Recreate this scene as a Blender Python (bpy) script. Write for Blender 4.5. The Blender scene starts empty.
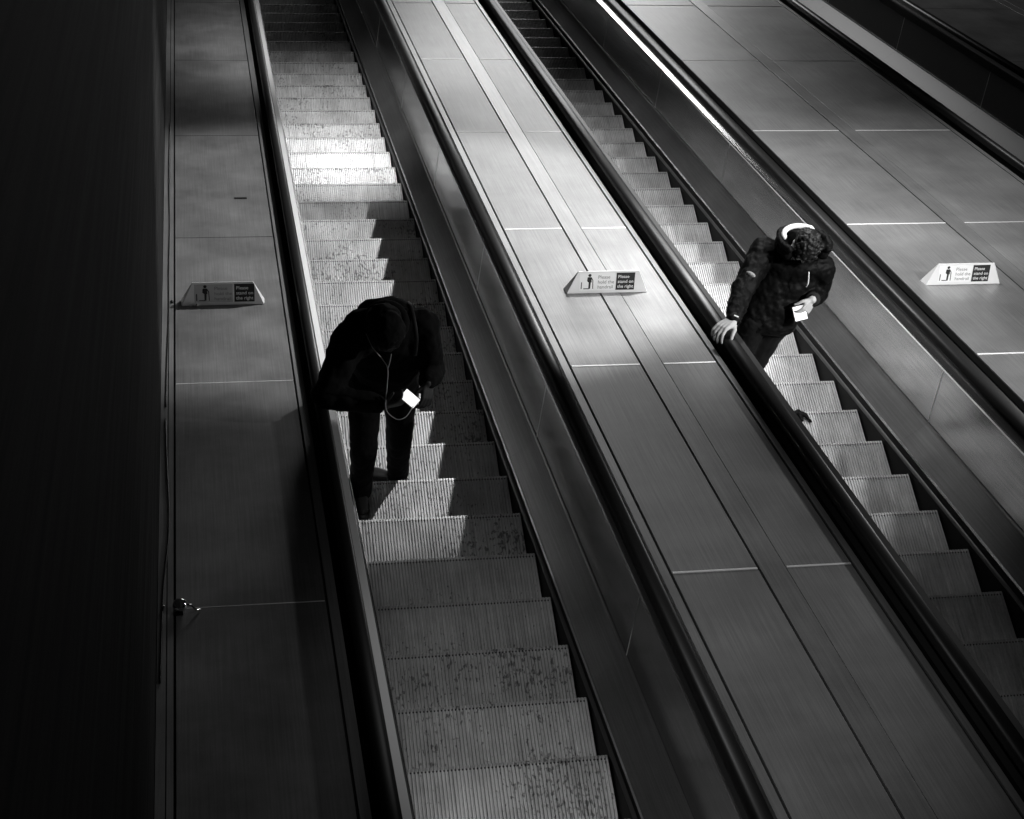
import bpy, bmesh, math, random
from mathutils import Vector, Matrix, Euler
random.seed(7)
sc = bpy.context.scene
COL = sc.collection
# ------------------------------------------------------------------ frame of the incline
X = Vector((1, 0, 0)); D = Vector((0, math.cos(math.pi/6), -.5)); N = Vector((0, .5, math.cos(math.pi/6)))
TD = .4; TH = .4*math.tan(math.pi/6)
def W(x, s, w): return X*x + D*s + N*w
# ------------------------------------------------------------------ materials
def newmat(name):
    m = bpy.data.materials.new(name); m.use_nodes = True
    nt = m.node_tree; b = nt.nodes['Principled BSDF']
    return m, nt, b
def mat_plain(name, v, rough=.5, metal=0., spec=.5, emis=0., bump=0., bscale=200):
    m, nt, b = newmat(name)
    b.inputs['Base Color'].default_value = (v, v, v, 1)
    b.inputs['Roughness'].default_value = rough; b.inputs['Metallic'].default_value = metal
    b.inputs['Specular IOR Level'].default_value = spec
    if emis:
        b.inputs['Emission Color'].default_value = (1, 1, 1, 1); b.inputs['Emission Strength'].default_value = emis
    if bump:
        n = nt.nodes.new('ShaderNodeTexNoise'); n.inputs['Scale'].default_value = bscale
        tc = nt.nodes.new('ShaderNodeTexCoord'); nt.links.new(tc.outputs['Object'], n.inputs['Vector'])
        bp = nt.nodes.new('ShaderNodeBump'); bp.inputs['Strength'].default_value = bump
        nt.links.new(n.outputs['Fac'], bp.inputs['Height']); nt.links.new(bp.outputs['Normal'], b.inputs['Normal'])
    return m
def rot_coords(nt, scale, offset_random=False, axis_rot=True):
    """object coordinates turned so that y runs along the incline, then scaled"""
    tc = nt.nodes.new('ShaderNodeTexCoord')
    src = tc.outputs['Object']
    if axis_rot:
        r = nt.nodes.new('ShaderNodeMapping'); r.inputs['Rotation'].default_value = (math.radians(30), 0, 0)
        nt.links.new(src, r.inputs['Vector']); src = r.outputs['Vector']
    mp = nt.nodes.new('ShaderNodeMapping'); mp.inputs['Scale'].default_value = scale
    nt.links.new(src, mp.inputs['Vector'])
    if offset_random:
        oi = nt.nodes.new('ShaderNodeObjectInfo'); mu = nt.nodes.new('ShaderNodeMath'); mu.operation = 'MULTIPLY'
        mu.inputs[1].default_value = 37.
        nt.links.new(oi.outputs['Random'], mu.inputs[0]); nt.links.new(mu.outputs[0], mp.inputs['Location'])
    return mp.outputs['Vector']
def ramp(nt, src, stops):
    r = nt.nodes.new('ShaderNodeValToRGB'); e = r.color_ramp.elements
    while len(e) < len(stops): e.new(.5)
    for el, (p, v) in zip(e, stops): el.position = p; el.color = (v, v, v, 1)
    nt.links.new(src, r.inputs['Fac']); return r.outputs['Color']
def mul(nt, a, b, mode='MULTIPLY', fac=1.):
    m = nt.nodes.new('ShaderNodeMixRGB'); m.blend_type = mode; m.inputs[0].default_value = fac
    nt.links.new(a, m.inputs[1]); nt.links.new(b, m.inputs[2]); return m.outputs[0]
def noise(nt, vec, scale, detail=4, rough=.55):
    n = nt.nodes.new('ShaderNodeTexNoise'); n.inputs['Scale'].default_value = scale
    n.inputs['Detail'].default_value = detail; n.inputs['Roughness'].default_value = rough
    nt.links.new(vec, n.inputs['Vector']); return n.outputs['Fac']
def mat_brushed(name, v, rough, metal, streak=(40, .6, 40), var=.18, grain=.12, smudge=.15, aniso=0.):
    m, nt, b = newmat(name)
    st = noise(nt, rot_coords(nt, streak), 3., 3)
    c = ramp(nt, st, [(.25, v*(1-var)), (.75, v*(1+var))])
    g = noise(nt, rot_coords(nt, (1, 1, 1)), 260., 2, .8)
    c = mul(nt, c, ramp(nt, g, [(.3, 1-grain), (.7, 1+grain)]))
    sm = noise(nt, rot_coords(nt, (1, 1, 1)), 1.7, 6, .6)
    c = mul(nt, c, ramp(nt, sm, [(.35, 1-smudge), (.65, 1+smudge*.5)]))
    nt.links.new(c, b.inputs['Base Color'])
    rr = nt.nodes.new('ShaderNodeMapRange'); rr.inputs[3].default_value = rough-.06; rr.inputs[4].default_value = rough+.08
    nt.links.new(sm, rr.inputs[0]); nt.links.new(rr.outputs[0], b.inputs['Roughness'])
    b.inputs['Metallic'].default_value = metal
    b.inputs['Anisotropic'].default_value = aniso
    return m
def mat_tread(name, v, metal, rough, spots):
    m, nt, b = newmat(name)
    vec = rot_coords(nt, (1, 1, 1), True, False)
    st = noise(nt, rot_coords(nt, (26, .9, 1), True, False), 3., 4, .65)      # scuffs running over the tread
    c = ramp(nt, st, [(.3, v*.72), (.5, v), (.62, v*1.05), (.72, v*1.45)])
    bl = noise(nt, vec, 3.3, 5, .6)
    c = mul(nt, c, ramp(nt, bl, [(.35, .78), (.65, 1.12)]))
    sp = noise(nt, rot_coords(nt, (1.6, 1, 1), True, False), 34., 3, .5)
    mk = noise(nt, vec, 2.1, 3, .5)
    lo = nt.nodes.new('ShaderNodeMath'); lo.operation = 'MULTIPLY_ADD'; lo.inputs[1].default_value = .55; nt.links.new(mk, lo.inputs[0]); nt.links.new(sp, lo.inputs[2])
    c = mul(nt, c, ramp(nt, lo.outputs[0], [(.90, 1.), (.955, 1-spots)]))
    g = noise(nt, vec, 300., 2, .8)
    c = mul(nt, c, ramp(nt, g, [(.3, .85), (.7, 1.15)]))
    nt.links.new(c, b.inputs['Base Color'])
    b.inputs['Metallic'].default_value = metal; b.inputs['Roughness'].default_value = rough
    return m
M = {}
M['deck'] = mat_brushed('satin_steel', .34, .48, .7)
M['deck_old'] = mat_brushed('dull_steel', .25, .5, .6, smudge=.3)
M['strip'] = mat_brushed('strip_steel', .36, .42, .7)
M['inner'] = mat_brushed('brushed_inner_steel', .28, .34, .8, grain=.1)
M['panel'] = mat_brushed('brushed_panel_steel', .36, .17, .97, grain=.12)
M['trim'] = mat_plain('polished_trim', .75, .22, 1.)
M['joint'] = mat_plain('pale_joint', .85, .4, .25)
M['black'] = mat_plain('black_skirt', .005, .6, 0, .15)
M['gap'] = mat_plain('dark_groove', .01, .8)
M['rubber'] = mat_plain('black_rubber', .010, .42, 0, .3)
M['brush'] = mat_plain('skirt_guard', .10, .4, .5)
M['tread'] = mat_tread('cast_tread', .66, .45, .42, .62)
M['tread2'] = mat_tread('cast_tread_clean', .58, .45, .42, .12)
M['riser'] = mat_plain('riser_metal', .06, .5, .6)
M['wall'] = None
M['satin'] = mat_plain('pale_satin_steel', .8, .35, .45)
M['dark'] = mat_plain('shade_darkened_steel', .035, .45, 0, .3)  # steel painted near-black, the far right escalator's lack of light put into the colour
M['signwhite'] = mat_plain('sign_enamel', .78, .35, 0., .5)
M['signgrey'] = mat_plain('sign_aluminium', .8, .35, .3, .5)
M['ink'] = mat_plain('black_ink', .012, .5)
M['greyink'] = mat_plain('grey_ink', .2, .5)
M['jacket_a'] = mat_plain('black_jacket_cloth', .010, .9, 0, .15, bump=.3, bscale=120)
M['trouser_a'] = mat_plain('black_trouser_cloth', .009, .9, 0, .15)
M['jacket_b'] = mat_plain('dark_parka_nylon', .0035, .6, 0, .11, bump=.25, bscale=60)
M['cuff'] = mat_plain('ribbed_cuff', .02, .8, 0, .2)
M['trouser_b'] = mat_plain('dark_denim', .007, .85, 0, .2, bump=.3, bscale=300)
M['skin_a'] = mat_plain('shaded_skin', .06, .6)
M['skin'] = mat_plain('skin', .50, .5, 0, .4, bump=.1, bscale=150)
M['hair'] = mat_plain('dark_hair', .010, .5, 0, .25, bump=.6, bscale=110)
M['white'] = mat_plain('white_lining', .85, .7)
M['shoe'] = mat_plain('black_leather', .015, .35)
M['sole'] = mat_plain('pale_sole', .10, .6)
M['screen'] = mat_plain('lit_screen', .8, .3, 0, .5, emis=1.1)
M['screen_b'] = mat_plain('lit_screen_soft', .8, .3, 0, .5, emis=.85)
M['phone'] = mat_plain('phone_case', .03, .3)
M['wire'] = mat_plain('grey_cable', .8, .5)
M['chrome'] = mat_plain('chrome', .8, .12, 1.)
M['patch'] = mat_plain('sleeve_patch', .28, .7, bump=.8, bscale=90)
def mat_wall():
    m, nt, b = newmat('dark_streaked_cladding')
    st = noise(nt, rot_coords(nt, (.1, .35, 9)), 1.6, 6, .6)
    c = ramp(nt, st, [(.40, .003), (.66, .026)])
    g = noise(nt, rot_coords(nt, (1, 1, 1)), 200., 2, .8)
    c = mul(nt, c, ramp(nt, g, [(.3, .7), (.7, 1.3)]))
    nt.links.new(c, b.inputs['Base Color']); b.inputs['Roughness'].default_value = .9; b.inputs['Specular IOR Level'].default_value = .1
    return m
M['wall'] = mat_wall()
# ------------------------------------------------------------------ helpers
def link_mesh(name, bm, mat, parent=None, origin=None, smooth=False):
    if origin is None:
        if parent is not None: origin = parent['_o'].copy() if False else Vector(ORG[parent.name])
        else:
            cs = [v.co for v in bm.verts]
            origin = Vector([(min(c[i] for c in cs)+max(c[i] for c in cs))/2 for i in range(3)])
    for v in bm.verts: v.co -= origin
    me = bpy.data.meshes.new(name)
    bmesh.ops.recalc_face_normals(bm, faces=bm.faces[:])
    bm.to_mesh(me); bm.free()
    if mat: me.materials.append(mat)
    if smooth:
        for p in me.polygons: p.use_smooth = True
    o = bpy.data.objects.new(name, me); COL.objects.link(o)
    if parent is not None:
        o.parent = parent; o.location = origin - Vector(ORG[parent.name])
    else: o.location = origin
    ORG[o.name] = tuple(origin)
    return o
ORG = {}
def empty(name, loc):
    o = bpy.data.objects.new(name, None); COL.objects.link(o); o.location = loc; o.empty_display_size = .1
    ORG[o.name] = tuple(loc); return o
def tag(o, label, cat, group=None):
    o['label'] = label; o['category'] = cat
    if group: o['group'] = group
    return o
def prof(bm, pts, s0, s1):
    a = [bm.verts.new(W(x, s0, w)) for x, w in pts]; b = [bm.verts.new(W(x, s1, w)) for x, w in pts]
    n = len(pts)
    for i in range(n): bm.faces.new((a[i], a[(i+1) % n], b[(i+1) % n], b[i]))
    bm.faces.new(a); bm.faces.new(b[::-1])
def xbox(bm, x0, x1, s0, s1, w0, w1): prof(bm, [(x0, w0), (x1, w0), (x1, w1), (x0, w1)], s0, s1)
def new(): return bmesh.new()
def tube(bm, pts, r, seg=8, cap=True):
    pts = [Vector(p) for p in pts]; rs = r if isinstance(r, (list, tuple)) else [r]*len(pts)
    rings = []; up = None
    for i, p in enumerate(pts):
        t = (pts[min(i+1, len(pts)-1)] - pts[max(i-1, 0)]).normalized()
        if up is None: up = t.orthogonal().normalized()
        up = (up - t*up.dot(t)).normalized(); sd = t.cross(up)
        rings.append([bm.verts.new(p + (up*math.cos(a)+sd*math.sin(a))*rs[i]) for a in [2*math.pi*k/seg for k in range(seg)]])
    for a, b in zip(rings, rings[1:]):
        for k in range(seg): bm.faces.new((a[k], a[(k+1) % seg], b[(k+1) % seg], b[k]))
    if cap: bm.faces.new(rings[0][::-1]); bm.faces.new(rings[-1])
def bez(pts, n=10):
    """Catmull-Rom through pts"""
    P = [Vector(p) for p in pts]; P = [P[0]*2-P[1]] + P + [P[-1]*2-P[-2]]; out = []
    for i in range(1, len(P)-2):
        for k in range(n):
            t = k/n; a, b, c, d = P[i-1], P[i], P[i+1], P[i+2]
            out.append(.5*((2*b)+(-a+c)*t+(2*a-5*b+4*c-d)*t*t+(-a+3*b-3*c+d)*t**3))
    out.append(P[-2]); return out
def bevel(o, w=.002, seg=2):
    m = o.modifiers.new('bevel', 'BEVEL'); m.width = w; m.segments = seg; m.limit_method = 'ANGLE'
S0, S1 = -13.6, 8.2
JOINTS = [-3.2 - 2.345*i for i in range(-5, 5)]
JOINTS = sorted([j for j in JOINTS if S0 < j < S1])
# ------------------------------------------------------------------ setting
b = new(); xbox(b, -2.5, -2.103, -24, S1+6, -.9, 9.0)
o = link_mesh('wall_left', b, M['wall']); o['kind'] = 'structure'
b = new(); xbox(b, 9.2, 9.5, -24, S1+6, -.9, 9.0)
o = link_mesh('wall_right', b, M['wall']); o['kind'] = 'structure'
b = new(); xbox(b, -2.5, 9.5, S0, S1, -1.05, -.9)
o = link_mesh('floor', b, M['gap']); o['kind'] = 'structure'
# ------------------------------------------------------------------ steps
def tread_bm():
    """ribbed tread, origin at its far (nosing) edge centre, top at z=0, running to +y nosing"""
    bm = new(); n = 56; wd = .996; p = wd/n
    prof_ = []
    for i in range(n):
        x = -wd/2 + i*p
        prof_ += [(x, -.009), (x+.0035, 0), (x+p-.0055, 0), (x+p-.002, -.009)]
    prof_.append((wd/2, -.009))
    ys = [-.385, -.012, .004]
    rows = []
    for yi, y in enumerate(ys):
        rows.append([bm.verts.new((x, y, z if yi < 2 else (z if z < 0 else -.003))) for x, z in prof_])
    for a, c in zip(rows, rows[1:]):
        for i in range(len(a)-1): bm.faces.new((a[i], a[i+1], c[i+1], c[i]))
    # front face of nosing: teeth stand proud, web below
    bot = [bm.verts.new((x, .004 if z == 0 else -.006, -.03)) for x, z in prof_]
    a = rows[-1]
    for i in range(len(a)-1): bm.faces.new((a[i], a[i+1], bot[i+1], bot[i]))
    return bm
def riser_bm():
    bm = new(); n = 56; wd = .996; p = wd/n; pr = []
    for i in range(n):
        x = -wd/2 + i*p; pr += [(x, 0), (x+.0035, .007), (x+p-.0055, .007), (x+p-.002, 0)]
    pr.append((wd/2, 0)); rows = []
    for k in range(7):
        t = k/6; z = -.03 - t*(TH-.028); yy = -.004 - .035*math.sin(t*math.pi/2)**2
        rows.append([bm.verts.new((x, yy+d, z)) for x, d in pr])
    for a, c in zip(rows, rows[1:]):
        for i in range(len(a)-1): bm.faces.new((a[i], a[i+1], c[i+1], c[i]))
    return bm
def strip_bm():
    bm = new()
    bmesh.ops.create_cube(bm, size=1, matrix=Matrix.Translation((0, -.016, -.0045)) @ Matrix.Diagonal((.99, .007, .007, 1)))
    return bm
def mesh_from(bm, name, mat):
    bmesh.ops.recalc_face_normals(bm, faces=bm.faces[:])
    me = bpy.data.meshes.new(name); bm.to_mesh(me); bm.free(); me.materials.append(mat); return me
me_t1 = mesh_from(tread_bm(), 'tread', M['tread']); me_t2 = mesh_from(tread_bm(), 'tread', M['tread2'])
me_r = mesh_from(riser_bm(), 'riser', M['riser']); me_s = mesh_from(strip_bm(), 'nosing_strip', M['gap'])
def flight(xc, phase, k0, k1, me_t, labeler, group):
    for k in range(k0, k1):
        r = empty('escalator_step', (xc, -(k+phase)*TD, (k+phase)*TH))
        for nm, me in (('tread', me_t), ('riser', me_r), ('nosing_strip', me_s)):
            c = bpy.data.objects.new(nm, me); COL.objects.link(c); c.parent = r
        tag(r, labeler(k), 'escalator step', group)
def lab1(k):
    if k == 16: return 'left escalator step bearing the shoe of the bent man beside the lit patch'
    if k == 17: return 'brightest ribbed step just in front of the bent man, crossed by a hard shadow edge'
    if k == 15: return 'left escalator step right behind the legs of the bent man'
    if k in (4, 5): return ('whitest glaring spotted step of the left escalator' if k == 4 else 'second white glaring step of the left escalator, one nearer than the whitest')
    if k < 4: return 'pale spotted ribbed metal step high up the left escalator, beyond the whitest ones'
    if k in (6, 7): return ('dark stained step just nearer than the two white steps, left escalator' if k == 6 else 'blotchy grey step where the shadow on the left escalator begins')
    if k < 15: return 'ribbed step of left escalator, left part lit, right part black, behind the bent man'
    return 'dim ribbed metal step of left escalator nearer than the bent man'
def lab2(k):
    if k == 14: return 'right escalator step the man in the parka stands on'
    if k == 9 or k == 10: return ('bright step level with the parka man\'s shoulder, right escalator' if k == 9 else 'brightest step just behind the parka man\'s arm, right escalator')
    if k == 15: return 'brightest white step in front of the man in the parka'
    if k < 9: return 'scratched grey metal step of right escalator, up beyond the parka man'
    if k < 14: return 'ribbed step of right escalator beside or behind the parka man\'s body'
    return 'ribbed step of right escalator, darkening nearer than the bright one by the parka man'
flight(-.5, 0, -13, 26, me_t1, lab1, 'steps of the left escalator')
PH = .431; X2 = 2.609
flight(X2-.5, PH, -13, 25, me_t2, lab2, 'steps of the middle escalator')
X3 = 6.19
flight(X3-.5, .2, -14, 4, me_t2, lambda k: 'dark metal step of the far right escalator in the corner', 'steps of the far right escalator')
# ------------------------------------------------------------------ balustrades
def balustrade(x0, sg, label, guide, rail, hlabel, s0=S0, s1=S1, dark=False, dark_guide=False):
    """x0: edge of steps; sg: +1 right side, -1 left side. guide=(in,out) offsets, rail=(in,out) offsets"""
    e = empty('balustrade', W(x0+sg*.15, -6, .1)); tag(e, label, 'balustrade', 'escalator balustrades')
    def P(pts): return [(x0+sg*a, w) for a, w in pts]
    b = new(); prof(b, P([(.006, -.42), (.03, -.42), (.03, .112), (.006, .118)]), s0, s1)
    link_mesh('skirt_panel', b, M['black'], e)
    b = new(); prof(b, P([(-.006, .036), (.008, .030), (.008, .060), (-.004, .056), (-.012, .046)]), s0, s1)
    link_mesh('skirt_guard', b, M['brush'], e)
    b = new(); prof(b, P([(.000, .116), (.012, .110), (.018, .124), (.006, .130)]), s0, s1)
    link_mesh('edge_bead', b, M['trim'], e)
    js = [s0] + [j+.05 for j in JOINTS if s0 < j < s1] + [s1]
    for a, c in zip(js, js[1:]):
        b = new(); prof(b, P([(.010, .126), (.166, .252), (.176, .244), (.02, .116)]), a+.0005, c-.0005)
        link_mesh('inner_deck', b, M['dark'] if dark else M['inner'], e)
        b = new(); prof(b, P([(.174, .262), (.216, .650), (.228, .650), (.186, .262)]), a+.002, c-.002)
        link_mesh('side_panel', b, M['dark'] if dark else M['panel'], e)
        if c < s1-.01:
            b = new(); prof(b, P([(.1725, .262), (.2145, .650), (.217, .650), (.175, .262)]), c-.003, c+.003)
            link_mesh('panel_joint', b, M['joint'], e)
    b = new(); prof(b, P([(.163, .250), (.176, .250), (.178, .264), (.168, .264)]), s0, s1)
    link_mesh('seam_bead', b, M['inner'], e)
    gi, go = guide
    b = new(); prof(b, P([(gi, .800), (gi-.003, .790), (gi, .775), (.214, .650), (.232, .650), (go+.03, .80), (go, .806)]), s0, s1)
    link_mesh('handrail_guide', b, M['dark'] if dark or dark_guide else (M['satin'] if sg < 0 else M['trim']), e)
    b = new(); xbox(b, min(x0+sg*.21, x0+sg*.30), max(x0+sg*.21, x0+sg*.30), s0, s1, .69, .705); link_mesh('gap_cover', b, M['black'], e)
    # handrail: moulded C section
    ri, ro = rail; c = (ri+ro)/2; h = (ro-ri)/2; pts = []
    for k in range(13):
        a = math.pi*k/12
        pts.append((c + h*math.copysign(abs(math.cos(a))**.7, math.cos(a)), .820 + .040*math.sin(a)**.7))
    pts += [(c-h, .808), (c-h+.012, .800), (c+h-.012, .800), (c+h, .808)]
    b = new(); prof(b, P(pts), s0, s1)
    o = link_mesh('handrail', b, M['rubber'], smooth=True); tag(o, hlabel, 'handrail', 'escalator handrails')
    for p in o.data.polygons:
        if len(p.vertices) > 4: p.use_smooth = False
    return e
balustrade(-1.0, -1, 'steel balustrade on the left side of the left escalator', (.135, .18), (.175, .247), 'black handrail left of the left escalator, under the bent man\'s elbow')
balustrade(0.0, 1, 'dark steel balustrade on the right side of the left escalator', (.135, .165), (.160, .240), 'black handrail along the right side of the left escalator')
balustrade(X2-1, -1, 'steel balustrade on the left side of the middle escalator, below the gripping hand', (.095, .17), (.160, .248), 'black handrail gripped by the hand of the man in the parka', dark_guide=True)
balustrade(X2, 1, 'steel balustrade behind the man in the parka, with a bright reflection', (.065, .140), (.135, .235), 'black handrail behind the man in the parka, on the picture\'s right')
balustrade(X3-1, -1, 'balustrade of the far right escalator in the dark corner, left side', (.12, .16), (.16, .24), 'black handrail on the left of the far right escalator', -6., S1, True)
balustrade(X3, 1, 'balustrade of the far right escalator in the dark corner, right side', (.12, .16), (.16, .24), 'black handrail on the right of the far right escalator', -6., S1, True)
# ------------------------------------------------------------------ decks between the handrails
WD = .77
def deck(x0, x1, cols, strips, mat, label, gl=.03, s0=S0, shift=0.):
    """x0,x1: outer edges; cols: panel column extents; strips: cover strips"""
    e = empty('deck_cover', W((x0+x1)/2, -6, WD)); tag(e, label, 'deck', 'metal decks between the escalators')
    b = new(); xbox(b, x0+.004, x1-.004, s0, S1, WD-.06, WD-.012); link_mesh('deck_base', b, M['gap'], e)
    js = [s0] + [j+shift for j in JOINTS if j+shift > s0] + [S1]
    for (a, c) in cols:
        for p, q in zip(js, js[1:]):
            if q <= s0: continue
            b = new(); xbox(b, a+.003, c-.003, max(p, s0)+.004, q-.004, WD-.012, WD); o = link_mesh('deck_panel', b, mat, e); bevel(o, .0015)
            if q < S1-.01:
                b = new(); prof_pts = None
                y = q
                b = new()
                for dx in (0,):
                    pts = [(-.007, WD-.006), (.007, WD-.006), (.007, WD+.002), (0, WD+.0045), (-.007, WD+.002)] if mat is M['deck'] else [(-.0035, WD-.006), (.0035, WD-.006), (.003, WD+.0005), (0, WD+.001), (-.003, WD+.0005)]
                    A = [b.verts.new(W(a+.006, y+u, w)) for u, w in pts]; B = [b.verts.new(W(c-.006, y+u, w)) for u, w in pts]
                    for i in range(5): b.faces.new((A[i], A[(i+1) % 5], B[(i+1) % 5], B[i]))
                    b.faces.new(A); b.faces.new(B[::-1])
                link_mesh('joint_strip', b, M['joint'] if mat is M['deck'] or q < -6.5 else M['gap'], e)
    for (a, c, h) in strips:
        b = new(); xbox(b, a, c, s0, S1, WD-.03, WD+h); o = link_mesh('cover_strip', b, M['strip'], e); bevel(o, .0015)
    return e
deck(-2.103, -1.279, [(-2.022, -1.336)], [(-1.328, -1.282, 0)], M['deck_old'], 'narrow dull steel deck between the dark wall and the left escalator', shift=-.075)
deck(.285, X2-1-.29, [(.343, .785), (.925, 1.270)], [(.288, .333, 0), (.793, .923, .003), (1.282, 1.318, 0)], M['deck'], 'broad steel deck between the two escalators, sign in its middle')
deck(3.0, 4.935, [(3.0, 3.815), (3.96, 4.88)], [(3.822, 3.957, .003), (4.89, 4.93, 0)], M['deck'], 'broad pale steel deck to the right of the man in the parka')
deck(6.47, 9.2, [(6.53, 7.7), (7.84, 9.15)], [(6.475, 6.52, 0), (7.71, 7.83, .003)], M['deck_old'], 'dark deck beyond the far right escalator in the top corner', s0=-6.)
# trunking and loose cables at the foot of the left wall
b = new(); xbox(b, -2.100, -2.062, S0, S1, WD+.001, WD+.018); xbox(b, -2.056, -2.030, S0, S1, WD+.001, WD+.010)
o = link_mesh('cable_trunking', b, M['strip']); tag(o, 'steel trunking strip along the foot of the dark left wall', 'trunking')
for i, (pts, lb) in enumerate([
        ([(-2.072, -8.3), (-2.066, -7.6), (-2.058, -7.0), (-2.060, -6.2), (-2.056, -5.4), (-2.064, -4.4), (-2.06, -3)], 'thin black cable sagging along the wall trunking, upper run'),
        ([(-2.085, -10.9), (-2.075, -10.2), (-2.050, -9.6), (-2.062, -9.0), (-2.072, -8.45)], 'thin black cable beside the shiny boss, lower run')]):
    b = new(); tube(b, bez([W(x, s, WD+.0225) for x, s in pts], 8), .0045, 6)
    o = link_mesh('cable', b, M['rubber'], smooth=True); tag(o, lb, 'cable')
# small boss / padlock with link at the wall
e = empty('padlock', W(-2.01, -10.335, WD)); tag(e, 'small shiny round padlock at the left wall end of a deck joint', 'padlock')
b = new(); bmesh.ops.create_uvsphere(b, u_segments=20, v_segments=12, radius=1, matrix=Matrix.Translation(W(-2.0, -10.33, WD+.032)) @ Matrix.Diagonal((.034, .034, .028, 1)))
link_mesh('lock_body', b, M['chrome'], e, smooth=True)
b = new(); tube(b, bez([W(-1.985, -10.335, WD+.03), W(-1.955, -10.335, WD+.035), W(-1.93, -10.345, WD+.015), W(-1.91, -10.33, WD+.004)], 6), .005, 8)
link_mesh('shackle', b, M['chrome'], e, smooth=True)
b = new(); bmesh.ops.create_cube(b, size=1, matrix=Matrix.Translation(W(-2.012, -10.335, WD+.0035)) @ Matrix.Rotation(math.radians(-30), 4, 'X') @ Matrix.Diagonal((.05, .06, .007, 1)))
link_mesh('hasp', b, M['shoe'], e)
b = new(); bmesh.ops.create_uvsphere(b, u_segments=16, v_segments=10, radius=.008, matrix=Matrix.Translation(W(-2.075, -10.33, WD+.026)))
o = link_mesh('bolt', b, M['chrome'], smooth=True); tag(o, 'tiny shiny bolt head on the wall trunking left of the padlock', 'bolt')
b = new(); bmesh.ops.create_uvsphere(b, u_segments=16, v_segments=10, radius=.012, matrix=Matrix.Translation(W(-2.04, -6.80, WD+.018)))
o = link_mesh('bolt', b, M['ink'], smooth=True); tag(o, 'small dark bolt on the trunking left of the dim sign', 'bolt')
# little dark slot plate on the left deck
b = new(); xbox(b, -1.585, -1.490, -4.83, -4.80, WD, WD+.004); xbox(b, -1.578, -1.497, -4.826, -4.804, WD+.004, WD+.006)
o = link_mesh('label_plate', b, M['ink']); tag(o, 'small dark bar-shaped plate stuck on the left deck above the dim sign', 'plate')
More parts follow.
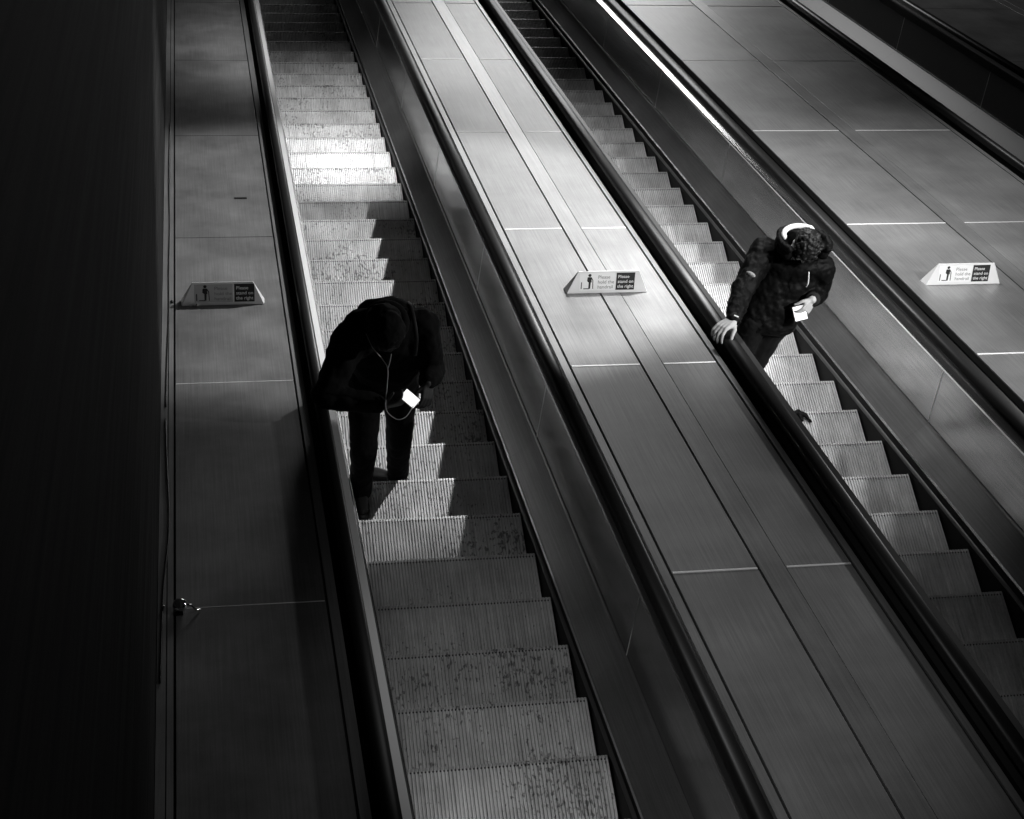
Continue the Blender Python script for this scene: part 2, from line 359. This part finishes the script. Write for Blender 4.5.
# ------------------------------------------------------------------ signs
def text_mesh(body, size, mat, parent, origin, ux, uy, un, name='lettering', spacing=1., bold=0.):
    cu = bpy.data.curves.new('txt', 'FONT'); cu.body = body; cu.size = size; cu.space_line = spacing; cu.offset = bold; cu.extrude = .0004
    t = bpy.data.objects.new('txt', cu); COL.objects.link(t); bpy.context.view_layer.update()
    me = bpy.data.meshes.new_from_object(t.evaluated_get(bpy.context.evaluated_depsgraph_get()))
    bpy.data.objects.remove(t); bpy.data.curves.remove(cu)
    po = Vector(ORG[parent.name])
    for v in me.vertices: v.co = origin + ux*v.co.x + uy*v.co.y + un*v.co.z - po
    me.materials.clear(); me.materials.append(mat)
    o = bpy.data.objects.new(name, me); COL.objects.link(o); o.parent = parent; ORG[o.name] = tuple(po); return o
def sign(xl, s, label, body, width=.56, clip=False):
    """wedge: face stands on the deck square to it, seen from uphill; back slopes down"""
    e = empty('sign', W(xl+width/2, s, WD)); tag(e, label, 'sign', 'trapezoid signs on the decks')
    h = .16; ins = .07; dp = .09; ux, uy, un = X, N, -D
    O = W(xl, s, WD+.001)
    def Q(u, v, d=0): return O + ux*u + uy*v + un*d
    b = new()
    f = [Q(0, 0), Q(width, 0), Q(width-ins, h), Q(ins, h)]
    k = [Q(-.006, 0, -dp), Q(width+.006, 0, -dp), Q(width-ins, h, -.006), Q(ins, h, -.006)]
    F = [b.verts.new(p) for p in f]; K = [b.verts.new(p) for p in k]
    b.faces.new(F); b.faces.new(K[::-1])
    for i in range(4): b.faces.new((F[i], K[i], K[(i+1) % 4], F[(i+1) % 4]))
    o = link_mesh('sign_body', b, M[body], e); bevel(o, .003)
    def quad(name, u0, u1, v0, v1, mat, d=.0015):
        b = new(); c = [b.verts.new(Q(u, v, dd)) for dd in (0.0002, d) for u, v in ((u0, v0), (u1, v0), (u1, v1), (u0, v1))]
        b.faces.new(c[4:]); b.faces.new(c[:4][::-1])
        for i in range(4): b.faces.new((c[i], c[(i+1) % 4], c[4+(i+1) % 4], c[4+i]))
        return link_mesh(name, b, mat, e)
    quad('notice_panel', .083, .325, .022, .146, M['noticeface'] if 'noticeface' in M else M[body], .001)
    quad('instruction_panel', .335, .463, .022, .146, M['ink'], .001)
    text_mesh('Please\nhold the\nhandrail', .034, M['greyink'], e, Q(.208, .106, .0012), ux, uy, un, spacing=1.05)
    text_mesh('Please\nstand on\nthe right', .0315, M['signwhite'], e, Q(.346, .108, .0012), ux, uy, un, spacing=1.12, bold=.0003)
    b = new()
    def rect(u0, u1, v0, v1):
        c = [b.verts.new(Q(u, v, .0018)) for u, v in ((u0, v0), (u1, v0), (u1, v1), (u0, v1))]; b.faces.new(c)
    def poly(pp): b.faces.new([b.verts.new(Q(u, v, .0018)) for u, v in pp])
    rect(.094, .100, .034, .082); rect(.112, .150, .032, .038)                    # post and step line
    poly([(.151+.0105*math.cos(a), .131+.0105*math.sin(a)) for a in [k_*math.pi/8 for k_ in range(16)]])   # head
    poly([(.139, .118), (.163, .118), (.166, .080), (.160, .080), (.158, .034), (.146, .034), (.146, .080), (.139, .085)])
    poly([(.163, .118), (.176, .096), (.179, .034), (.174, .034), (.171, .094), (.160, .110)])
    poly([(.136, .116), (.142, .116), (.140, .088), (.134, .088)])
    link_mesh('pictogram', b, M['ink'], e)
    if clip:
        b = new(); bmesh.ops.create_uvsphere(b, u_segments=12, v_segments=8, radius=1, matrix=Matrix.Translation(Q(.095, .006, .012)) @ Matrix.Diagonal((.012, .012, .016, 1)))
        bmesh.ops.create_uvsphere(b, u_segments=12, v_segments=8, radius=1, matrix=Matrix.Translation(Q(.068, .002, .010)) @ Matrix.Diagonal((.016, .007, .007, 1)))
        link_mesh('clip', b, M['chrome'], e, smooth=True)
    return e
M['noticeface'] = mat_plain('notice_face', .86, .4)
sign(.556, -6.772, 'white trapezoid sign standing on the broad middle deck', 'signwhite')
sign(3.132, -6.760, 'white trapezoid sign on the pale deck right of the man in the parka', 'signwhite')
M['noticeface'] = mat_plain('notice_face_dull', .5, .4)
sign(-1.980, -6.832, 'dim grey trapezoid sign on the narrow deck by the dark left wall', 'signgrey', .525, True)
# ------------------------------------------------------------------ people
def blob(bm, c, r, rot=None, seg=20):
    m = Matrix.Translation(Vector(c))
    if rot is not None: m = m @ rot.to_4x4()
    bmesh.ops.create_uvsphere(bm, u_segments=seg, v_segments=seg//2+2, radius=1, matrix=m @ Matrix.Diagonal((*r, 1)))
def limb(bm, pts, rs, seg=14):
    pts = [Vector(p) for p in pts]
    for p, r in zip(pts, rs): blob(bm, p, (r, r, r), seg=12)
    for (p, r), (q, t) in zip(zip(pts, rs), zip(pts[1:], rs[1:])): tube(bm, [p, q], [r, t], seg)
def hull(bm, a, ra, b, rb, seg=20, rot=None):
    """elliptic trunk section between two ellipses (rx, ry) lofted"""
    pass
def loft(bm, secs, seg=24):
    """secs: (centre, half width vector, half depth vector)"""
    rings = []
    for c, u, v in secs:
        c, u, v = Vector(c), Vector(u), Vector(v)
        rings.append([bm.verts.new(c + u*math.copysign(abs(math.cos(a))**.85, math.cos(a)) + v*math.copysign(abs(math.sin(a))**.85, math.sin(a))) for a in [2*math.pi*k/seg for k in range(seg)]])
    for a, b in zip(rings, rings[1:]):
        for k in range(seg): bm.faces.new((a[k], a[(k+1) % seg], b[(k+1) % seg], b[k]))
    bm.faces.new(rings[0][::-1]); bm.faces.new(rings[-1])
_tex = {}
def clouds(sz, depth=2):
    k = (sz, depth)
    if k not in _tex:
        t = bpy.data.textures.new('fold_noise', 'CLOUDS'); t.noise_scale = sz; t.noise_depth = depth; _tex[k] = t
    return _tex[k]
def finish(o, voxel, smooth=4, disp=0., size=.1):
    m = o.modifiers.new('remesh', 'REMESH'); m.mode = 'VOXEL'; m.voxel_size = voxel; m.use_smooth_shade = True
    if smooth: s = o.modifiers.new('smooth', 'SMOOTH'); s.factor = .5; s.iterations = smooth
    if disp:
        d = o.modifiers.new('folds', 'DISPLACE'); d.texture = clouds(size); d.strength = disp; d.mid_level = .5; d.texture_coords = 'LOCAL'
def hand(bm, wrist, fwd, back, side, curl, scale=1., spread=.12):
    """wrist point, finger direction, back-of-hand normal, side = direction of thumb"""
    fwd = Vector(fwd).normalized(); back = Vector(back); back = (back - fwd*back.dot(fwd)).normalized()
    sd = fwd.cross(back); sd = sd if sd.dot(Vector(side)) > 0 else -sd
    w = Vector(wrist); s = scale
    # palm
    for k in range(4):
        off = (-.033 + .022*k)*s
        limb(bm, [w + sd*off*.45, w + fwd*.05*s + sd*off*.9, w + fwd*.088*s + sd*off], [.017*s, .015*s, .0115*s], 10)
    # fingers, index nearest the thumb
    L = [(.040, .026, .020), (.044, .029, .021), (.040, .026, .020), (.031, .020, .018)]   # index, middle, ring, little
    for k in range(4):
        off = (.033 - .022*k)*s; p = w + fwd*.088*s + sd*off
        d = (fwd + sd*spread*(1.5-k)/1.5).normalized(); ang = 0; pts = [p]
        for j, l in enumerate(L[k]):
            ang += curl[j] if not isinstance(curl[0], (tuple, list)) else curl[k][j]
            dd = d*math.cos(ang) - back*math.sin(ang); p = p + dd*l*s; pts.append(p)
        limb(bm, pts, [.0105*s, .0092*s, .0085*s, .0072*s], 10)
    # thumb
    p0 = w + fwd*.022*s + sd*.026*s - back*.006*s; d = (fwd*.62 + sd*.75 - back*.25).normalized()
    p1 = p0 + d*.042*s; d2 = (fwd*.85 + sd*.3 - back*.45).normalized(); p2 = p1 + d2*.032*s; p3 = p2 + (d2 - back*.3).normalized()*.024*s
    limb(bm, [p0, p1, p2, p3], [.016*s, .012*s, .0105*s, .009*s], 10)
def head(bm, c, R, s=1.):
    """c centre of skull; R: columns = right(x), back(y), up(z) in head space; face looks along -y"""
    c = Vector(c)
    def T(x, y, z): return c + R @ Vector((x*s, y*s, z*s))
    blob(bm, T(0, .012, .035), (.076*s, .097*s, .088*s), R)
    blob(bm, T(0, -.022, -.02), (.060*s, .072*s, .092*s), R)
    blob(bm, T(0, -.062, -.082), (.028*s, .026*s, .024*s), R)         # chin
    limb(bm, [T(0, -.088, .015), T(0, -.108, -.028)], [.010*s, .015*s])   # nose
    for q in (-1, 1):
        blob(bm, T(q*.032, -.083, .024), (.022*s, .010*s, .008*s), R)   # brow
        blob(bm, T(q*.031, -.080, .004), (.013*s, .010*s, .009*s), R)   # eye
        blob(bm, T(q*.045, -.060, -.035), (.020*s, .018*s, .020*s), R)   # cheek
        blob(bm, T(q*.078, .010, -.008), (.009*s, .020*s, .032*s), R)   # ear
    blob(bm, T(0, -.090, -.050), (.024*s, .009*s, .006*s), R); blob(bm, T(0, -.088, -.061), (.021*s, .009*s, .006*s), R)
    return T
def Rot(yaw, pitch, roll=0):
    """yaw about z, pitch forward (face down)"""
    return (Matrix.Rotation(math.radians(yaw), 3, 'Z') @ Matrix.Rotation(math.radians(pitch), 3, 'X') @ Matrix.Rotation(math.radians(roll), 3, 'Y'))
def shoe(bm, heel, toe, z):
    heel, toe = Vector(heel), Vector(toe); d = (toe-heel); L = d.length; d.normalize(); sd = d.cross(Vector((0, 0, 1)))
    secs = []
    for t, wd, h in [(-.0, .028, .045), (.12, .036, .075), (.3, .038, .085), (.5, .043, .060), (.75, .048, .045), (.92, .040, .032), (1., .02, .02)]:
        c = heel + d*L*t + Vector((0, 0, z-heel.z+h/2+.012)); secs.append((c, sd*wd, Vector((0, 0, h/2))))
    loft(bm, secs, 18)
def sole(bm, heel, toe, z):
    heel, toe = Vector(heel), Vector(toe); d = (toe-heel); L = d.length; d.normalize(); sd = d.cross(Vector((0, 0, 1)))
    ring = []
    prof_ = [(-.02, .018), (.02, .032), (.2, .037), (.4, .036), (.7, .050), (.88, .046), (1., .026), (1.03, .008)]
    up = [heel + d*L*t + sd*w for t, w in prof_] + [heel + d*L*t - sd*w for t, w in prof_[::-1]]
    a = [bm.verts.new((p.x, p.y, z+.001)) for p in up]; c = [bm.verts.new((p.x, p.y, z+.022)) for p in up]
    n = len(up)
    for i in range(n): bm.faces.new((a[i], a[(i+1) % n], c[(i+1) % n], c[i]))
    bm.faces.new(a[::-1]); bm.faces.new(c)

def person(J, skin, name_label, heights):
    pass
# ---- the bent man on the left escalator
def man_a():
    z16, z17 = 16*TH, 17*TH
    aL, aR = Vector((-.935, -6.90, z17+.09)), Vector((-.67, -6.66, z16+.09))     # picture left / right ankle
    kL, kR = Vector((-.945, -6.88, 4.46)), Vector((-.70, -6.68, 4.24))
    hL, hR = Vector((-.925, -6.56, 4.70)), Vector((-.71, -6.54, 4.70))
    pel = Vector((-.80, -6.52, 4.74)); wai = Vector((-.815, -6.54, 4.90)); ch = Vector((-.83, -6.54, 5.12)); nk = Vector((-.845, -6.57, 5.27))
    sL, sR = Vector((-1.04, -6.60, 5.17)), Vector((-.635, -6.53, 5.19))
    eL, eR = Vector((-1.19, -6.87, 5.02)), Vector((-.555, -6.66, 4.92))
    wL, wR = Vector((-.865, -6.93, 4.985)), Vector((-.612, -6.82, 5.03))
    hd = Vector((-.862, -6.69, 5.345)); R = Rot(8, 62)
    phone_c = Vector((-.729, -6.95, 5.078))
    b = new()
    loft(b, [(pel-Vector((0, 0, .06)), X*.155, Vector((0, .10, 0))), (pel, X*.16, Vector((0, .11, 0))), (wai, X*.14, Vector((0, .10, .02))), (ch, X*.18, Vector((0, .12, .03))), (nk-Vector((0, -.01, .05)), X*.12, Vector((0, .09, .02)))])
    limb(b, [nk-Vector((0, 0, .05)), nk, hd-Vector((0, -.05, .03))], [.07, .062, .058])
    for s_, e_, w_ in ((sL, eL, wL), (sR, eR, wR)): limb(b, [ch*.5+s_*.5, s_, e_, w_], [.08, .062, .045, .029])
    for h_, k_, a_ in ((hL, kL, aL), (hR, kR, aR)): limb(b, [h_, k_, a_, a_+Vector((0, -.13, -.05))], [.085, .058, .04, .035])
    T = head(b, hd, R)
    hand(b, wL, phone_c+Vector((-.02, 0, -.03))-wL, (-.35, -.65, -.5), (-.2, .2, 1), (.5, .7, .5))
    hand(b, wR, Vector((-.05, -.5, -.35)), (.5, -.3, .7), (-1, -.3, .2), (.45, .6, .5))
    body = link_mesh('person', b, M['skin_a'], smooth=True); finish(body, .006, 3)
    tag(body, 'man in black bent over a lit phone, elbow on left handrail of left escalator', 'person')
    b = new()
    loft(b, [(pel+Vector((0, .01, -.13)), X*.205, Vector((0, .15, .0))), (pel, X*.20, Vector((0, .15, 0))), (wai, X*.20, Vector((0, .15, .03))), (ch+Vector((0, .02, -.02)), X*.235, Vector((0, .16, .04))), (ch+Vector((0, .01, .07)), X*.20, Vector((0, .14, .03))), (nk+Vector((0, -.0, .01)), X*.11, Vector((0, .10, .02)))])
    blob(b, ch+Vector((.0, .07, .03)), (.20, .14, .15)); blob(b, (-.965, -6.55, 5.215), (.115, .11, .10)); blob(b, (-.73, -6.52, 5.22), (.10, .10, .09))
    for s_, e_, w_ in ((sL, eL, wL), (sR, eR, wR)):
        limb(b, [ch*.35+s_*.65, s_, s_*.5+e_*.5, e_, e_*.35+w_*.65, w_*.9+e_*.1], [.115, .108, .088, .074, .062, .050])
    blob(b, eL+Vector((.0, .01, .0)), (.085, .085, .075))
    o = link_mesh('jacket', b, M['jacket_a'], body, smooth=True); finish(o, .010, 3, .03, .09)
    b = new()                                                            # collar / hood rolled around the neck
    pts = [nk + Vector((math.sin(a)*.10, math.cos(a)*.09-.01, .03+.035*math.cos(a))) for a in [2*math.pi*k/16 for k in range(17)]]
    limb(b, pts, [.034]*17, 10); o = link_mesh('collar', b, M['jacket_a'], body, smooth=True); finish(o, .009, 2)
    b = new()
    for h_, k_, a_ in ((hL, kL, aL), (hR, kR, aR)): limb(b, [pel*.4+h_*.6, h_, h_*.5+k_*.5, k_, k_*.4+a_*.6, a_+Vector((0, 0, -.01))], [.12, .115, .095, .082, .072, .070])
    loft(b, [(pel+Vector((0, 0, -.12)), X*.18, Vector((0, .12, 0))), (pel+Vector((0, 0, .02)), X*.17, Vector((0, .12, 0)))])
    o = link_mesh('trousers', b, M['trouser_a'], body, smooth=True); finish(o, .010, 3, .02, .07)
    for h0, t0, z in (((-.60, -6.715, z16), (-.865, -6.60, z16), z16), ((-.935, -6.835, z17), (-.93, -7.09, z17), z17)):
        b = new(); shoe(b, h0, t0, z); o = link_mesh('shoe', b, M['shoe'], body, smooth=True)
        b = new(); sole(b, h0, t0, z); s_ = link_mesh('sole', b, M['sole'], o)
    b = new(); blob(b, T(0, .020, .045), (.088, .104, .092), R); blob(b, T(0, .06, -.01), (.078, .062, .075), R)
    o = link_mesh('hair', b, M['hair'], body, smooth=True); finish(o, .007, 2, .018, .02)
    b = new(); blob(b, T(0, .035, .03), (.105, .118, .112), R); blob(b, T(0, .085, -.03), (.10, .075, .10), R)
    o = link_mesh('hood', b, M['jacket_a'], body, smooth=True); finish(o, .008, 2, .02, .06)
    # backpack strap over the picture-right shoulder
    b = new()
    path = bez([(-.70, -6.40, 5.24), (-.70, -6.47, 5.300), (-.69, -6.57, 5.305), (-.68, -6.66, 5.25), (-.68, -6.69, 5.12)], 8)
    secs = []
    for i, p in enumerate(path):
        t = (path[min(i+1, len(path)-1)]-path[max(i-1, 0)]).normalized(); u = X*.012; v = t.cross(X).normalized()*.004
        secs.append((p, u, v))
    loft(b, secs, 8); link_mesh('shoulder_strap', b, M['strap'], body, smooth=True)
    # phone
    e = None
    un = (C_CAM-phone_c).normalized(); ux = CR*.76-CU*.65; un = (un+Vector((0, .1, .25))).normalized(); ux = (ux-un*ux.dot(un)).normalized(); uy = un.cross(ux)
    e = phone(phone_c, ux, uy, un, .098, .062, 'lit phone held low by the bent man in black', 'screen')
    # earphones
    b = new()
    ear1, ear2 = T(-.083, -.0, -.012), T(.083, 0, -.012)
    j = Vector((-.79, -7.03, 5.10))
    j = Vector((-.858, -6.86, 5.245))
    tube(b, bez([Vector((-.972, -6.70, 5.36)), Vector((-.945, -6.79, 5.36)), Vector((-.89, -6.84, 5.31)), j, Vector((-.857, -6.90, 5.13)), Vector((-.865, -6.96, 5.06)), Vector((-.86, -7.02, 5.055)), Vector((-.81, -7.06, 5.04)), Vector((-.76, -7.05, 5.045)), Vector((-.72, -7.0, 5.06)), Vector((-.705, -6.965, 5.065))], 8), .0025, 6)
    tube(b, bez([Vector((-.843, -6.83, 5.345)), Vector((-.850, -6.85, 5.29)), j], 8), .0025, 6)
    o = link_mesh('earphones', b, M['wire'], smooth=True); tag(o, 'thin pale earphone cable hanging from the bent man\'s head to his phone', 'earphones')
def phone(c, ux, uy, un, hw, hh, label, scr):
    e = empty('phone', c); tag(e, label, 'phone')
    def rr(w, h, r, n=5):
        out = []
        for cx, cy, a0 in ((w-r, h-r, 0), (-w+r, h-r, 90), (-w+r, -h+r, 180), (w-r, -h+r, 270)):
            for k in range(n+1):
                a = math.radians(a0+90*k/n); out.append((cx+r*math.cos(a), cy+r*math.sin(a)))
        return out
    def slab(nm, w, h, r, z0, z1, mat):
        b = new(); q = rr(w, h, r)
        A = [b.verts.new(c+ux*x+uy*y+un*z0) for x, y in q]; B = [b.verts.new(c+ux*x+uy*y+un*z1) for x, y in q]
        for i in range(len(q)): b.faces.new((A[i], A[(i+1) % len(q)], B[(i+1) % len(q)], B[i]))
        b.faces.new(A[::-1]); b.faces.new(B); return link_mesh(nm, b, mat, e)
    slab('phone_body', hw/2*1.07, hh/2*1.1, .006, -.008, 0, M['phone']); slab('screen', hw/2, hh/2, .003, .0002, .001, M[scr])
    return e
M['strap'] = mat_plain('strap_webbing', .02, .7)
CR = Vector((.9826, -.1282, .1347)); CU = Vector((.0342, .8366, .5467))
C_CAM = Vector((-1.8636950542496624, -12.005077127548416, 12.772711196906265))
man_a()
# ---- the man in the parka on the middle escalator
def man_b():
    z = (14+PH)*TH
    aL, aR = Vector((1.685, -5.98, z+.09)), Vector((1.81, -5.95, z+.09))
    kL, kR = Vector((1.66, -6.02, z+.50)), Vector((1.78, -6.01, z+.50))
    hL, hR = Vector((1.73, -5.90, z+.93)), Vector((1.88, -5.90, z+.93))
    pel = Vector((1.83, -5.87, z+.98)); wai = Vector((1.895, -5.78, z+1.12)); ch = Vector((1.95, -5.69, z+1.27)); nk = Vector((1.955, -5.67, z+1.41))
    sL, sR = Vector((1.755, -5.60, z+1.31)), Vector((2.135, -5.73, z+1.28))
    hd = Vector((1.965, -5.715, 4.82)); R = Rot(-14, 52)
    wL = Vector((1.435, -6.15, 4.635)); eL = Vector((1.555, -5.90, 4.60))
    eR = Vector((2.165, -5.77, 4.39)); wR = Vector((2.035, -5.94, 4.55)); ph = Vector((1.956, -6.0, 4.488))
    yaw = Matrix.Rotation(math.radians(-10), 3, 'Z'); U = yaw @ X; V = yaw @ Vector((0, 1, 0))
    b = new()
    loft(b, [(pel-Vector((0, 0, .06)), U*.155, V*.10), (pel, U*.16, V*.11), (wai, U*.14, V*.10), (ch, U*.18, V*.12), (nk-Vector((0, 0, .06)), U*.11, V*.08)])
    limb(b, [nk-Vector((0, 0, .06)), nk, hd-Vector((0, -.04, .03))], [.07, .060, .056])
    limb(b, [ch*.5+sL*.5, sL, eL, wL], [.08, .06, .045, .029]); limb(b, [ch*.5+sR*.5, sR, eR, wR], [.08, .06, .045, .029])
    for h_, k_, a_ in ((hL, kL, aL), (hR, kR, aR)): limb(b, [h_, k_, a_, a_+Vector((0, -.13, -.05))], [.085, .058, .04, .035])
    T = head(b, hd, R)
    f = (X*-.88 - D*.48).normalized()
    hand(b, wL, f - N*.25, N, X, (.45, .6, .45), 1.15, .2)
    hand(b, wR, ph+CR*.025-wR, CR*.75+CU*.3-(ph-C_CAM).normalized()*.5, -CR-CU*.2, (.55, .7, .55), .95)
    body = link_mesh('person', b, M['skin'], smooth=True); finish(body, .0055, 2)
    tag(body, 'man in dark hooded parka gripping the handrail and holding a phone, middle escalator', 'person')
    b = new()
    loft(b, [(pel-Vector((0, 0, .07)), U*.195, V*.145), (pel, U*.195, V*.145), (wai, U*.19, V*.145), (ch+Vector((0, .01, -.02)), U*.205, V*.15), (ch+Vector((0, .01, .07)), U*.185, V*.135), (nk+Vector((0, .0, .0)), U*.115, V*.105)])
    limb(b, [ch*.4+sL*.6, sL, sL*.5+eL*.5, eL, eL*.4+wL*.6, eL*.06+wL*.94], [.10, .092, .082, .074, .062, .050])
    limb(b, [ch*.4+sR*.6, sR, sR*.5+eR*.5, eR, eR*.4+wR*.6, eR*.1+wR*.9], [.10, .088, .078, .070, .058, .046])
    o = link_mesh('jacket', b, M['jacket_b'], body, smooth=True); finish(o, .009, 2, .03, .055)
    for a_, w_, nm in ((eL, wL, 'cuff'), (eR, wR, 'cuff')):
        b = new(); d = (w_-a_).normalized(); tube(b, [w_-d*.035, w_-d*.03, w_-d*.004, w_+d*.006], [.047, .050, .048, .044], 16)
        link_mesh(nm, b, M['cuff'], body, smooth=True)
    b = new(); d = (wL-eL).normalized(); c = wL-d*.05+Vector((-.012, -.045, .048)); q = Rot(-30, 20)
    bmesh.ops.create_cube(b, size=1, matrix=Matrix.Translation(c) @ q.to_4x4() @ Matrix.Diagonal((.030, .008, .012, 1)))
    o = link_mesh('cuff_tab', b, M['white'], body); o['label'] = 'white tab on the cuff'
    b = new(); blob(b, sL*.45+eL*.55+Vector((-.035, -.055, .05)), (.036, .018, .036), Rot(-35, 25))
    o = link_mesh('sleeve_patch', b, M['patch'], body, smooth=True); o['label'] = 'pale embroidered patch on the sleeve'
    # hood behind the head, with white lining
    ctr = hd + Vector((-.005, .035, .01)); up = Vector((0, .35, .94)); sd = Vector((1, 0, 0)); bk = Vector((0, .86, -.30)).normalized()
    def arc(r1, r2, a0, a1, n, lift): return [ctr + sd*r1*math.sin(t) + bk*r2*math.cos(t) + Vector((0, 0, lift)) for t in [math.radians(a0+(a1-a0)*k/n) for k in range(n+1)]]
    b = new(); limb(b, arc(.158, .178, -125, 125, 18, .0), [.024]*19, 10); limb(b, arc(.135, .145, -120, 120, 14, -.055), [.045]*15, 10)
    o = link_mesh('hood', b, M['jacket_b'], body, smooth=True); finish(o, .008, 2, .02, .04)
    b = new(); p_ = arc(.136, .160, -88, 45, 16, .022); tube(b, p_, [.006]+[.017]*15+[.006], 10)
    o = link_mesh('hood_lining', b, M['white'], body, smooth=True); o['label'] = 'white lining edge of the hood'
    b = new(); tube(b, bez([hd+Vector((.0, -.16, -.06)), hd+Vector((.003, -.20, -.12)), hd+Vector((.0, -.205, -.16))], 6), .005, 6)
    link_mesh('zip_pull', b, M['wire'], body, smooth=True)
    b = new()
    for h_, k_, a_ in ((hL, kL, aL), (hR, kR, aR)): limb(b, [pel*.4+h_*.6, h_, h_*.5+k_*.5, k_, k_*.4+a_*.6, a_+Vector((0, 0, -.01))], [.11, .098, .085, .075, .07, .068])
    o = link_mesh('trousers', b, M['trouser_b'], body, smooth=True); finish(o, .009, 2, .02, .06)
    for x in (1.685, 1.81):
        b = new(); shoe(b, (x, -5.89, z), (x-.01, -6.15, z), z); o = link_mesh('shoe', b, M['shoe'], body, smooth=True)
        b = new(); sole(b, (x, -5.89, z), (x-.01, -6.15, z), z); link_mesh('sole', b, M['sole'], o)
    b = new(); blob(b, T(0, .018, .045), (.086, .102, .092), R); blob(b, T(0, .06, -.005), (.078, .060, .072), R)
    for k in range(26):
        a = k*2.4; rr_ = .085*math.sqrt(k/26)
        blob(b, T(rr_*math.cos(a), .015+rr_*1.1*math.sin(a), .045+.088*math.sqrt(max(.05, 1-(rr_/.09)**2))), (.020, .020, .014), R, 8)
    o = link_mesh('hair', b, M['hair'], body, smooth=True); finish(o, .006, 1, .022, .018)
    un = (C_CAM-ph).normalized(); ux = CR*.97+CU*.24; ux = (ux-un*ux.dot(un)).normalized(); uy = un.cross(ux)
    phone(ph, ux, uy, un, .080, .094, 'white glowing phone held by the man in the parka', 'screen_b')
man_b()
# scrap at the edge of the middle escalator
b = new(); zs = (15+PH)*TH
limb(b, [(2.10, -6.20, zs+.018), (2.16, -6.19, zs+.024), (2.21, -6.215, zs+.020), (2.24, -6.26, zs+.010)], [.014, .020, .017, .009], 10)
limb(b, [(2.16, -6.19, zs+.02), (2.18, -6.25, zs+.014)], [.016, .010], 10)
o = link_mesh('glove', b, M['jacket_b'], smooth=True); finish(o, .005, 1, .012, .02)
tag(o, 'small dark crumpled glove lying on the bright step below the parka man', 'glove')
# ------------------------------------------------------------------ lights (ceiling lamps of the shaft, plus added fill spots)
def spot(name, pos, target, power, size, angle, blend=.5):
    l = bpy.data.lights.new(name, 'SPOT'); l.energy = power; l.shadow_soft_size = size; l.spot_size = math.radians(angle); l.spot_blend = blend
    o = bpy.data.objects.new(name, l); COL.objects.link(o); o.location = pos
    o.rotation_euler = (Vector(target)-Vector(pos)).to_track_quat('-Z', 'Y').to_euler(); return o
def lamp_at(x, s, w, tx, ts, tw, power, size, angle, blend): return spot('ceiling_or_fill_lamp', W(x, s, w), W(tx, ts, tw), power, size, angle, blend)
lamp_at(3.2, -5.0, 6.0, -.7, -5.6, 0, 2700, .06, 48, .4)      # high over the right-hand side, throws the hard shadow edge on the left escalator
lamp_at(-.15, -1.2, 4.0, -.5, -.4, 0, 500, .35, 70, .9)       # above the left escalator
lamp_at(2.05, -1.4, 4.0, 2.3, -1.6, 0, 190, .12, 84, 1)
lamp_at(2.05, -3.9, 4.0, 2.3, -4.6, 0, 310, .12, 84, 1)
lamp_at(2.05, -6.2, 4.0, 2.5, -6.6, 0, 470, .12, 70, 1)
lamp_at(5.3, -9.2, 3.1, .9, -9.0, .77, 420, .1, 70, 1)         # added fill, low over the far right escalator, brightens the middle deck
lamp_at(4.3, -4.6, 5.2, 4.1, -4.6, .8, 520, .2, 62, .9)       # extra fill spot put in to brighten the right-hand deck
lamp_at(4.2, -11.5, 4.0, 2.3, -6.7, .8, 1550, .2, 48, 1)       # uphill of the signs, lights their faces
lamp_at(-.3, -12.8, 3.6, .2, -10.9, .3, 120, .1, 62, 1)         # weak fill added to lift the nearest steps of the left escalator
def area(pos, target, power, sx, sy):
    l = bpy.data.lights.new('landing_light', 'AREA'); l.shape = 'RECTANGLE'; l.size = sx; l.size_y = sy; l.energy = power
    o = bpy.data.objects.new('landing_light', l); COL.objects.link(o); o.location = pos
    o.rotation_euler = (Vector(target)-Vector(pos)).to_track_quat('-Z', 'Y').to_euler()
area(W(4.4, 11.5, 4.8), W(2.2, -5, .5), 330, 4.5, 3)             # lit ceiling of the lower landing
w = bpy.data.worlds.new('world'); sc.world = w; w.use_nodes = True
w.node_tree.nodes['Background'].inputs[0].default_value = (.006, .006, .006, 1)
w.node_tree.nodes['Background'].inputs[1].default_value = 1.
# ------------------------------------------------------------------ camera
F, PI_, YA, RO = 1657.4637, 0.972721745768403, 0.3306297069297131, 0.24164577344020038
f = Vector((math.sin(YA)*math.cos(PI_), math.cos(YA)*math.cos(PI_), -math.sin(PI_)))
rt = Vector((math.cos(YA), -math.sin(YA), 0)); up = rt.cross(f)
r2 = rt*math.cos(RO)+up*math.sin(RO); u2 = -rt*math.sin(RO)+up*math.cos(RO)
cam = bpy.data.cameras.new('camera'); co = bpy.data.objects.new('camera', cam); COL.objects.link(co)
mw = Matrix((( r2.x, u2.x, -f.x, C_CAM.x), (r2.y, u2.y, -f.y, C_CAM.y), (r2.z, u2.z, -f.z, C_CAM.z), (0, 0, 0, 1)))
co.matrix_world = mw
cam.sensor_width = 36; cam.lens = F*36/1024; cam.clip_start = .1; cam.clip_end = 200
sc.camera = co
sc.view_settings.view_transform = 'Standard'; sc.view_settings.look = 'None'; sc.view_settings.gamma = 1; sc.view_settings.use_curve_mapping = False
sc.view_settings.exposure = 0
